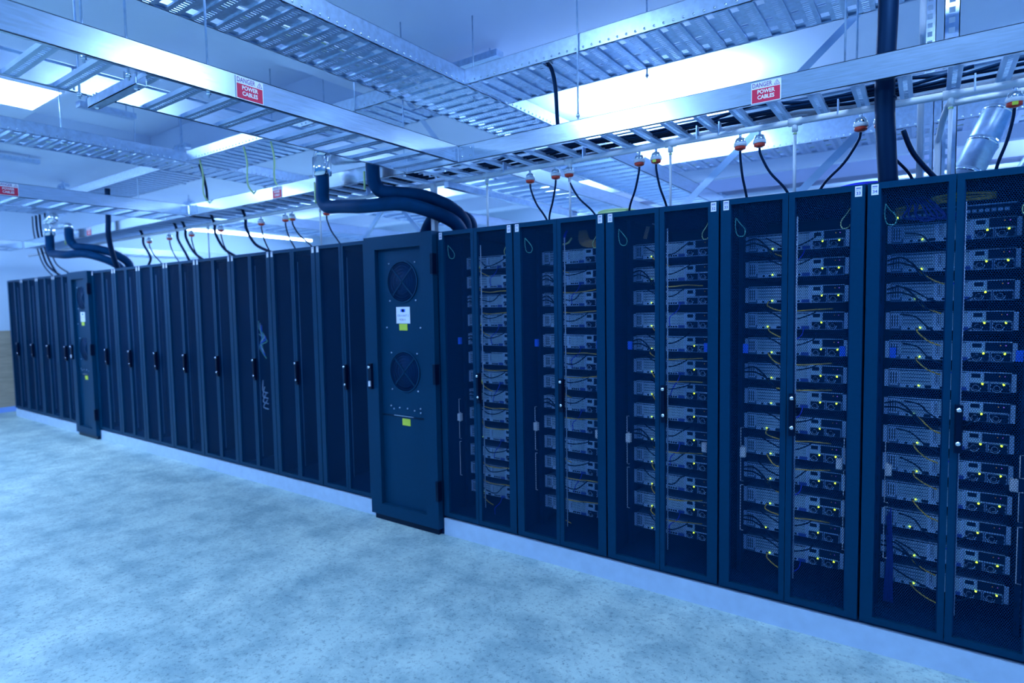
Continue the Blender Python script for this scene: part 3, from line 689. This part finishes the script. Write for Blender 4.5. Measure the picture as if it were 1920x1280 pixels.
# ------------------------------------------------------------------ danger signs
def sign(w_, h_, label):
    t = MB().box(-w_ / 2, w_ / 2, -.0015, 0, -h_ / 2, h_ / 2, PAPER)
    zr = h_ * .18
    t.box(-w_ / 2 + .004, w_ / 2 - .004, -.0022, -.0015, -h_ / 2 + .004, zr, REDS)
    put_text(t, 'DANGER', .030, -.018, (zr + h_ / 2) / 2, -.0024, INK, .74, .0004)
    cx, cz = w_ / 2 - .018, (zr + h_ / 2) / 2
    for a, b in (((-.012, -.010), (.012, -.010)), ((.012, -.010), (0, .011)), ((0, .011), (-.012, -.010))):
        t.bar((cx + a[0], -.0024, cz + a[1]), (cx + b[0], -.0024, cz + b[1]), .0018, .0006, INK, up=(0, 1, 0))
    t.bar((cx + .001, -.0024, cz + .004), (cx - .001, -.0024, cz - .008), .0018, .0006, INK, up=(0, 1, 0))
    put_text(t, 'POWER', .0255, 0, .002, -.0026, PAPER, .88, .0007); put_text(t, 'CABLES', .0255, 0, -.0235, -.0026, PAPER, .88, .0007)
    o = t.build('danger_sign'); return tag(o, label, 'sign', 'danger power cables signs')
s = sign(.134, .100, 'red and white danger power cables sign on the ladder tray over the cabinets at right'); s.location = (-.649, YB0 - .002, 2.609)
s2 = s.copy(); C.objects.link(s2); s2.rotation_euler = (0, 0, math.radians(90)); s2.location = (XA1 + .002, 1.595, 2.612)
s2['label'] = 'red and white danger power cables sign on the nearest ladder tray at left'
s3 = s.copy(); C.objects.link(s3); s3.location = (-4.60, YB0 - .002, 2.612); s3['label'] = 'tiny red danger sign on the tray over the dark cabinets left of the pipes'
s4 = s.copy(); C.objects.link(s4); s4.rotation_euler = (0, 0, math.radians(90)); s4.location = (-6.103, 1.645, 2.612); s4['label'] = 'red danger power cables sign cut by the left edge of the photo'
s5 = s.copy(); C.objects.link(s5); s5.location = (-8.56, YB0 - .002, 2.612); s5['label'] = 'faint red sign on the farthest stretch of ladder tray near the far pipes'
tag(MB().box(0, .002, 0, .17, 0, .05, YEL).build('yellow_label', loc=(-5.932, 1.28, 3.09)), 'yellow-green label on the perforated tray at the left edge', 'label')

# ------------------------------------------------------------------ conduit, isolators and their cables
def tee(mb, x): mb.tube([(x - .03, 3.3, 2.502), (x + .03, 3.3, 2.502)], .021, WHITE, 12); mb.tube([(x, 3.3, 2.50), (x, 3.3, 2.455)], .014, WHITE, 10)
t = thing('conduit', 'long white conduit running below the ladder trays over all the cabinets', 'conduit', (0, 0, 0))
MB().tube([(-11.5, 3.3, 2.502), (1.0, 3.3, 2.502)], .0165, WHITE, 12).build('pipe', t)
for x in (-6.17, -4.32, -2.5, -1.848, -1.199, -.557, .071):
    mb = MB(); tee(mb, x); mb.build('tee_fitting', t)
for i, x in enumerate((-2.35, -1.75, -1.05, -.93, -.37, .15, -3.7)):
    MB().box(x, x + .006, 3.28, 3.32, 2.50, ZB0 + .01, GALV).build('bracket', t)
for x, l in zip((-6.17, -4.32, -2.5, -1.848, -1.199, -.557, .071), ('under the second crossing', 'left of the pipes', 'above the first cabinet right of the cooling unit', 'above the second cabinet right of the cooling unit',
        'above the third cabinet right of the cooling unit', 'above the middle of cabinet 33', 'above the middle of cabinet 34')):
    mb = MB().tube([(x, 3.3, 2.125), (x, 3.3, 2.455)], .0075, WHITE, 8).box(x - .012, x + .012, 3.288, 3.312, 2.122, 2.14, WHITE).tube([(x, 3.3, 2.44), (x, 3.3, 2.448)], .010, YGCAB, 8)
    tag(mb.build('white_rod'), 'white drop rod, ' + l, 'rod', 'white drop rods')
caps = [(-2.145, -2.042, 0), (-1.95, -2.03, 1), (-1.853, -1.69, 1), (-1.385, -1.47, 1), (-1.284, -1.235, 0), (-.821, -.795, 1), (-.725, -.59, 1), (-.271, -.45, 1), (-.189, -.06, 0), (.287, .235, 0),
        (-4.235, -4.12, 1), (-4.72, -4.5, 0), (-4.823, -4.75, 1), (-5.205, -5.15, 1), (-5.924, -5.85, 1), (-6.514, -6.45, 1), (-7.0, -6.9, 1), (-7.488, -7.3, 1)]
words_ = ['leftmost of three right of the pipes', 'middle of three right of the pipes', 'rightmost of three right of the pipes', 'left of the pair above cabinet 32',
          'right of the pair above cabinet 32', 'left one of the pair above cabinet 33', 'right one of the pair above cabinet 33', 'left of the thick black cable trunk',
          'half hidden behind the thick black cable trunk', 'at the right edge of the photo', 'just below the elbow of the left pipe', 'first pair left of the pipes, right one', 'first pair left of the pipes, left one',
          'second group left of the pipes', 'third group left of the pipes', 'fourth group left of the pipes', 'right one of the farthest pair', 'left one of the farthest pair']
def isolator():
    t = thing('cable_isolator', 'x', 'isolator', group='red and white capped isolators under the conduit')
    MB().tube([(0, 0, .034), (0, 0, .028), (0, 0, .012), (0, 0, .004)], [.009, .022, .028, .030], CHROME, 14).tube([(0, 0, .03), (0, 0, .052)], .007, GALV, 8).build('chrome_dome', t, 'chrome dome')
    MB().tube([(0, 0, .004), (0, 0, -.013)], .032, WHITE, 16).build('white_collar', t, 'white collar')
    MB().tube([(0, 0, -.012), (0, 0, -.026), (0, 0, -.032)], [.029, .027, .014], RED, 16).build('red_cap', t, 'red cap'); return t
iso0 = None; iy0 = None
for i, ((cx, ex, red), wd) in enumerate(zip(caps, words_)):
    loc = (cx, 3.3 - .0, 2.436); lab = 'red and white isolator under the conduit, ' + wd
    if iso0 is None: iso0 = isolator(); t = iso0; t.location = loc; t['label'] = lab; red = 1
    else: t = dup(iso0, loc, lab)
    if not red:
        for ch in t.children:
            if ch.name.startswith('red_cap'):
                m_ = MB().tube([(0, 0, -.012), (0, 0, -.026), (0, 0, -.032)], [.029, .027, .014], RED, 16).box(-.010, .010, -.0300, -.02, -.028, -.014, YEL); ch.data = m_.mesh('red_cap')
    s_ = (ex - cx)
    pts = [(cx, 3.3, 2.40), (cx + .06 * s_, 3.3, 2.36), (cx + .38 * s_, 3.31, 2.27), (cx + .85 * s_, 3.33, 2.19), (cx + 1.1 * s_, 3.36, 2.12), (cx + 1.12 * s_, 3.36, 2.11)]
    tag(MB().tube(curve_pts(pts, 5), .0065, BLK, 8).build('power_cable'), 'black cable from the isolator ' + wd, 'cable', 'black cables from the isolators')
# power cables lying in the tray
for i, (y, z, x0, x1) in enumerate(((3.33, 2.585, XA0, .15), (3.37, 2.587, -2.9, .6), (3.41, 2.585, XA0, .1), (3.35, 2.606, -2.7, -.1), (3.39, 2.607, -2.2, .9), (3.44, 2.586, -2.9, .95))):
    pts = [(x0 + (x1 - x0) * q / 12, y + .012 * math.sin(q * 1.3 + i * 2), z + (.03 if (q + i) % 7 == 5 else 0)) for q in range(13)]
    tag(MB().tube(curve_pts(pts, 4), .0085, BLK, 7).build('power_cable'), 'black power cable lying in the ladder tray over the numbered cabinets', 'cable', 'black cables lying in the right ladder tray')
for i in range(5):
    pts = [(-10.5 + 4.3 * q / 3 + 0 * i, 3.2 + .05 * i + .01 * math.sin(q + i), 2.59) for q in range(4)]
    tag(MB().tube(curve_pts(pts, 3), .009, BLK, 6).build('power_cable'), 'black cable lying in the distant ladder tray', 'cable', 'black cables lying in the distant ladder tray')
for i in range(5):
    pts = [(-6.0 + 2.9 * q / 3, 3.2 + .055 * i + .01 * math.sin(q + i), 2.59) for q in range(4)]
    tag(MB().tube(curve_pts(pts, 3), .009, BLK, 6).build('power_cable'), 'black cable lying in the ladder tray above the dark cabinets', 'cable', 'black cables lying in the middle ladder tray')
# yellow-green cables in the high trays
for i in range(5):
    y0 = 1.3; pts = [(-2.83 + .02 * i + .012 * math.sin(q * 1.1 + i), y0 + q * .28, ZD0 + .02 + .008 * (i % 2)) for q in range(8)]
    tag(MB().tube(curve_pts(pts, 3), .006, (YGCAB, WHITE, STEEL)[i % 3], 6).build('data_cable'), 'pale data cable lying in the high perforated tray over the aisle', 'cable', 'data cables in the high aisle tray')
    pts = [(-6.25 + .03 * i, 1.2 + q * .4, ZD0 + .02) for q in range(6)]
    tag(MB().tube(curve_pts(pts, 3), .007, YGCAB if i % 2 else BLK, 6).build('data_cable'), 'cable lying in the left perforated tray', 'cable', 'cables in the left perforated tray')
    pts = [(-2.4 + q * .8, 6.25 + .05 * i, ZD0 + .025) for q in range(6)]
    tag(MB().tube(curve_pts(pts, 2), .012, YGCAB if i % 2 else BLK, 6).build('data_cable'), 'cable lying in the background perforated tray at right', 'cable', 'cables in the background tray')
# cables hanging between trays
def hang(pts, r, m_, label, group=None, name='hanging_cable'): tag(MB().tube(curve_pts(pts, 6), r, m_, 8).build(name), label, 'cable', group)
hang([(-1.99, 3.20, 3.075), (-1.93, 3.17, 3.08), (-1.88, 3.15, 3.02), (-1.85, 3.14, 2.90), (-1.84, 3.14, 2.72), (-1.84, 3.16, 2.60)], .012, BLK, 'black cable dropping from the high right tray to the ladder tray')
for i, (a, b) in enumerate(((-6.62, -6.60), (-6.02, -5.97), (-7.62, -7.90), (-6.80, -6.9), (-5.45, -5.35))):
    hang([(a, 3.25, 2.60), (a - .02, 3.3, 2.50), (a - .01, 3.3, 2.40), (a + .10, 3.32, 2.24), (b + .25, 3.34, 2.14), (b + .27, 3.35, 2.11)], .014, BLK, ('black cable dropping into the dark cabinets left of the second crossing', 'black cable dropping into the dark cabinets right of the second crossing', 'black cable dropping near the far pipes', 'thin black cable dropping under the distant tray', 'black cable dropping into the dark cabinets nearer the pipes')[i])
for i, (x, y) in enumerate(((-5.7, 3.0), (-4.95, 3.0), (-4.62, 3.05))):
    hang([(x, y, 3.04), (x + .01, y + .02, 2.9), (x - .01, y + .03, 2.72), (x, y + .1, 2.62)], .007, YGCAB, ('yellow-green cable hanging at the second crossing', 'left yellow-green cable hanging from the high middle tray', 'right yellow-green cable hanging from the high middle tray')[i], 'yellow-green hanging cables')
hang([(-5.9, 3.1, 3.04), (-5.85, 3.1, 2.95), (-5.83, 3.12, 2.8), (-5.86, 3.14, 2.65)], .012, BLK, 'black cable hanging beside the yellow-green cable at the second crossing')
for i, (x, e) in enumerate(((-10.9, -10.6), (-10.6, -10.4), (-10.4, -9.9), (-10.75, -10.3))):
    hang([(x, 3.2, 3.04), (x + .02, 3.2, 2.8), (x, 3.25, 2.5), (x + .04, 3.3, 2.3), (e, 3.33, 2.13), (e + .02, 3.34, 2.11)],   .009 + .005 * (i % 2), BLK, ('leftmost', 'second', 'third', 'fourth')[i] + ' dark cable dropping onto the farthest cabinets beside the end wall', 'dark cables at the end wall')
hang([(-7.84, 3.03, 3.04), (-7.86, 3.03, 2.7), (-7.88, 3.03, 2.5), (-7.92, 3.08, 2.28), (-7.95, 3.14, 2.11)], .030, BLK, 'thick dark cable bundle right of the far pipes', name='cable_bundle')
# thick black trunk near cabinet 34
pts = [(-.170, 3.20, CEIL), (-.168, 3.20, 3.2), (-.165, 3.19, 2.9), (-.172, 3.19, 2.6), (-.165, 3.20, 2.35), (-.150, 3.22, 2.11)]
t = thing('cable_bundle', 'thick black cable trunk dropping from the ceiling into cabinet 34', 'cable')
MB().tube(curve_pts(pts, 6), .040, BLK, 14).build('sleeve', t)
MB().tube([(-.165, 3.2, 3.02), (-.165, 3.2, 3.03)], .044, BLK2, 14).tube([(-.168, 3.2, 2.50), (-.168, 3.2, 2.51)], .044, BLK2, 14).build('cable_tie', t)
hang([(-.10, 3.22, 2.36), (-.06, 3.26, 2.26), (.02, 3.3, 2.15), (.06, 3.33, 2.11)], .011, BLK, 'short black cable leaving the thick trunk toward cabinet 34')
tag(MB().tube(curve_pts([(-.46, 3.4, 2.128), (-.36, 3.36, 2.150), (-.26, 3.34, 2.158), (-.16, 3.35, 2.150), (-.05, 3.4, 2.13)], 6), .016, BCAB, 8).build('cable_bundle'), 'bright blue cable bundle lying on top of cabinets 33 and 34', 'cable')
mb = MB()
for k in range(4): mb.tube([(-1.58 + (.14 - .008 * k) * math.cos(a * .3142), 3.42 + (.14 - .008 * k) * math.sin(a * .3142), 2.130 + .014 * k) for a in range(21)], .008, YGCAB, 8)
tag(mb.build('cable_coil'), 'pale yellow cable coil lying on the cabinet tops between 31 and 32', 'cable')

# ------------------------------------------------------------------ pipes of the cooling units
def pipes(dx, dz, lab, extra):
    y = 2.95; X = -3.82; r = .050
    def run(pts, m_=PIPEM, rr=r): return MB().tube(curve_pts(pts, 6), rr, m_, 16)
    t = thing('insulated_pipe', 'dark insulated pipe with silver elbow, left of the pair above the %s cooling unit' % lab, 'pipe', (dx, 0, dz))
    run([(X, y, 2.64), (X, y, 2.55), (X - .005, y, 2.45), (X + .05, y, 2.385), (-3.62, y, 2.37), (-3.35, y + .01, 2.345), (-3.12, y + .12, 2.35), (-2.95, y + .24, 2.30), (-2.82, y + .36, 2.22), (-2.80, y + .45, 2.125)]).build('insulation', t)
    e = MB().tube([(X, y, 2.615), (X, y, 2.625), (X, y, 2.76)], [.056, .070, .070], CHROME, 8)
    e.tube([(X, y, 2.76), (X + .02, y + .0, 2.81), (X + .07, y + .02, 2.84), (X + .14, y + .02, 2.85)], .062, CHROME, 8)
    e.build('elbow', t, 'shiny silver elbow'); MB().tube([(X - .065, y - .02, 2.42), (X - .07, y - .02, 2.58)], .008, YGCAB, 6).tube([(X - .06, y, 2.56), (X - .03, y, 2.60)], .016, GALV, 6).build('valve_tag', t, 'yellow-green strap')
    X = -3.31; y = 3.0
    t = thing('insulated_pipe', 'dark insulated pipe, right of the pair above the %s cooling unit' % lab, 'pipe', (dx, 0, dz))
    run([(X, y, 2.68), (X, y, 2.60), (X, y + .01, 2.52), (X + .03, y + .05, 2.455), (X + .14, y + .10, 2.435), (-3.02, y + .22, 2.41), (-2.90, y + .36, 2.34), (-2.86, y + .48, 2.24), (-2.87, y + .5, 2.125)]).build('insulation', t)
    MB().tube([(X - .42, y, 2.74), (X - .02, y, 2.71)], .042, GALV, 12).tube([(X - .03, y, 2.715), (X, y, 2.67)], .05, CHROME, 12).build('feed_pipe', t, 'bare grey feed pipe')
    MB().tube([(X - .07, y - .02, 2.47), (X - .07, y - .02, 2.60)], .008, YGCAB, 6).tube([(X - .06, y, 2.6), (X - .04, y, 2.66)], .014, GALV, 6).build('valve_tag', t, 'yellow-green strap')
    if extra:
        t = thing('insulated_pipe', 'low dark insulated pipe loop on top of the near cooling unit', 'pipe')
        run([(-3.44, 3.66, 2.12), (-3.42, 3.66, 2.22), (-3.34, 3.66, 2.32), (-3.22, 3.67, 2.35), (-3.08, 3.68, 2.33), (-2.98, 3.70, 2.27), (-2.97, 3.70, 2.12)]).build('insulation', t)
pipes(0, 0, 'near', True)
pipes(-5.65, .0, 'far', False)
tag(MB().box(-2.992, -2.958, 3.26, 3.30, 2.124, 2.50, WHITE).build('white_post'), 'white square post standing on the cabinet top in front of the pipe bend', 'post')

# ------------------------------------------------------------------ uprights, braces and ducts behind
def upright(x, y, z0, z1, w_, label, slots=True):
    t = thing('slotted_upright', label, 'post', (x, y, z0)); mb = MB(); H = z1 - z0
    mb.box(0, .004, 0, .04, 0, H, GALV).box(w_ - .004, w_, 0, .04, 0, H, GALV)
    mb.box(0, w_ * .3, 0, .003, 0, H, GALV).box(w_ * .7, w_, 0, .003, 0, H, GALV)
    n = int(H / .05)
    for k in range(n): mb.box(w_ * .3, w_ * .7, 0, .003, k * .05, k * .05 + .022, GALV)
    mb.build('channel', t)
upright(.045, 3.8, PL + RH, CEIL, .065, 'slotted steel upright behind the trays right of the black trunk')
upright(-.045, 4.3, 2.0, CEIL, .06, 'farther slotted steel upright left of the nearer one')
tag(MB().tube([(-.045, 3.9, 2.1), (-.045, 3.9, CEIL)], .016, WHITE, 10).build('conduit'), 'vertical white conduit just left of the slotted upright', 'conduit')
tag(MB().tube(curve_pts([(.03, 3.55, 2.12), (.03, 3.55, 2.32), (.035, 3.52, 2.38), (.06, 3.42, 2.47), (.12, 3.38, 2.485), (.6, 3.38, 2.485), (1.0, 3.38, 2.485)], 5), .014, WHITE, 10).build('conduit'), 'bent white conduit rising beside the upright and turning right', 'conduit')
def brace(p, q, label, name='brace'):
    mb = MB().bar(p, q, .041, .003, GALV).bar(Vector(p) + Vector((0, -.02, 0)), Vector(q) + Vector((0, -.02, 0)), .003, .041, ALUX, up=(0, 0, 1)); 
    tag(mb.build(name), label, 'brace', 'diagonal steel braces')
brace((-1.36, 3.72, 2.125), (-.62, 3.72, 2.78), 'diagonal pale brace rising from behind cabinet 32')
brace((-.69, 3.72, 2.125), (.0, 3.72, 2.80), 'diagonal pale brace rising from behind cabinet 33')
brace((-.75, 3.72, 2.74), (-.05, 3.72, 3.36), 'diagonal grey brace high above the red danger sign at right')
brace((-3.95, 3.92, 3.59), (-3.42, 3.92, 2.96), 'short dark diagonal brace under the high crossing')
brace((-4.85, 4.1, 2.125), (-4.35, 4.1, 2.6), 'small pale brace behind the dark cabinets left of the pipes')
brace((-4.25, 4.1, 2.67), (-3.70, 4.1, 2.125), 'pale brace seen beneath the insulated pipes')
tag(MB().bar((-2.74, 3.15, 2.45), (-2.74, 4.9, 2.45), .041, .041, GALV).build('strut_channel'), 'straight strut channel running away above the first cabinets right of the pipes', 'channel')
for i, (p, q, r, l) in enumerate((((.62, 5.2, 3.46), (.16, 4.8, 2.30), .085, 'large silver insulated duct sloping down at the right edge'), ((.95, 5.3, 3.2), (.45, 4.9, 2.25), .08, 'second silver duct right of the large one'))):
    t = thing('silver_duct', l, 'duct'); p = Vector(p); q = Vector(q)
    MB().tube([p, q], r, GALV, 20).build('duct', t)
    mb = MB(); d = (q - p).normalized()
    for k in range(6): c_ = p.lerp(q, (k + .5) / 6); mb.tube([c_ - d * .012, c_ + d * .012], r + .006, CHROME, 20)
    mb.build('band', t)
t = thing('batten_light', 'long thin glowing batten light in the background behind the dark cabinets', 'ceiling light', (-10.5, 5.0, 3.0))
MB().box(-.03, .03, 0, 2.8, .03, .06, WHITE).tube([(0, .3, .06), (0, .3, .6)], .004, GALV, 6).tube([(0, 2.5, .06), (0, 2.5, .6)], .004, GALV, 6).build('housing', t)
MB().tube([(0, .02, .012), (0, 2.78, .012)], .018, LAMP, 10).build('tube', t, 'glowing tube')
# horizontal trunking along the room behind the cabinets
for i, (y, z0, z1, d_, m_, l) in enumerate(((7.0, 2.86, 3.00, .3, DUCTM, 'long lilac trunking in the background, upper'), (7.0, 2.62, 2.78, .3, WHITE, 'long white trunking in the background, middle'), (7.0, 2.36, 2.56, .3, DUCTM, 'long lilac trunking in the background, lower'))):
    tag(MB().box(-4.2, 4.5, y, y + d_, z0, z1, m_).build('wall_trunking'), l, 'trunking')
for x in fr(-4, 4.3, 2.0):
    tag(MB().box(x, x + .05, 7.05, 7.25, 0, 2.86, GALV).build('support_post'), 'grey post carrying the background trunking', 'post', 'posts behind the cabinets')
tag(MB().box(-12, 4.5, 3.95, 3.99, 2.155, 2.175, WHITE).build('top_rail'), 'thin white rail running just above the rear of the cabinets', 'rail')
for i, x in enumerate(fr(-11.5, 1.5, .9)):
    tag(MB().box(x, x + .02, 3.96, 3.98, 2.12, 2.155, WHITE).build('rail_foot'), 'small foot under the thin white rail behind the cabinets', 'bracket', 'feet of the rear rail')
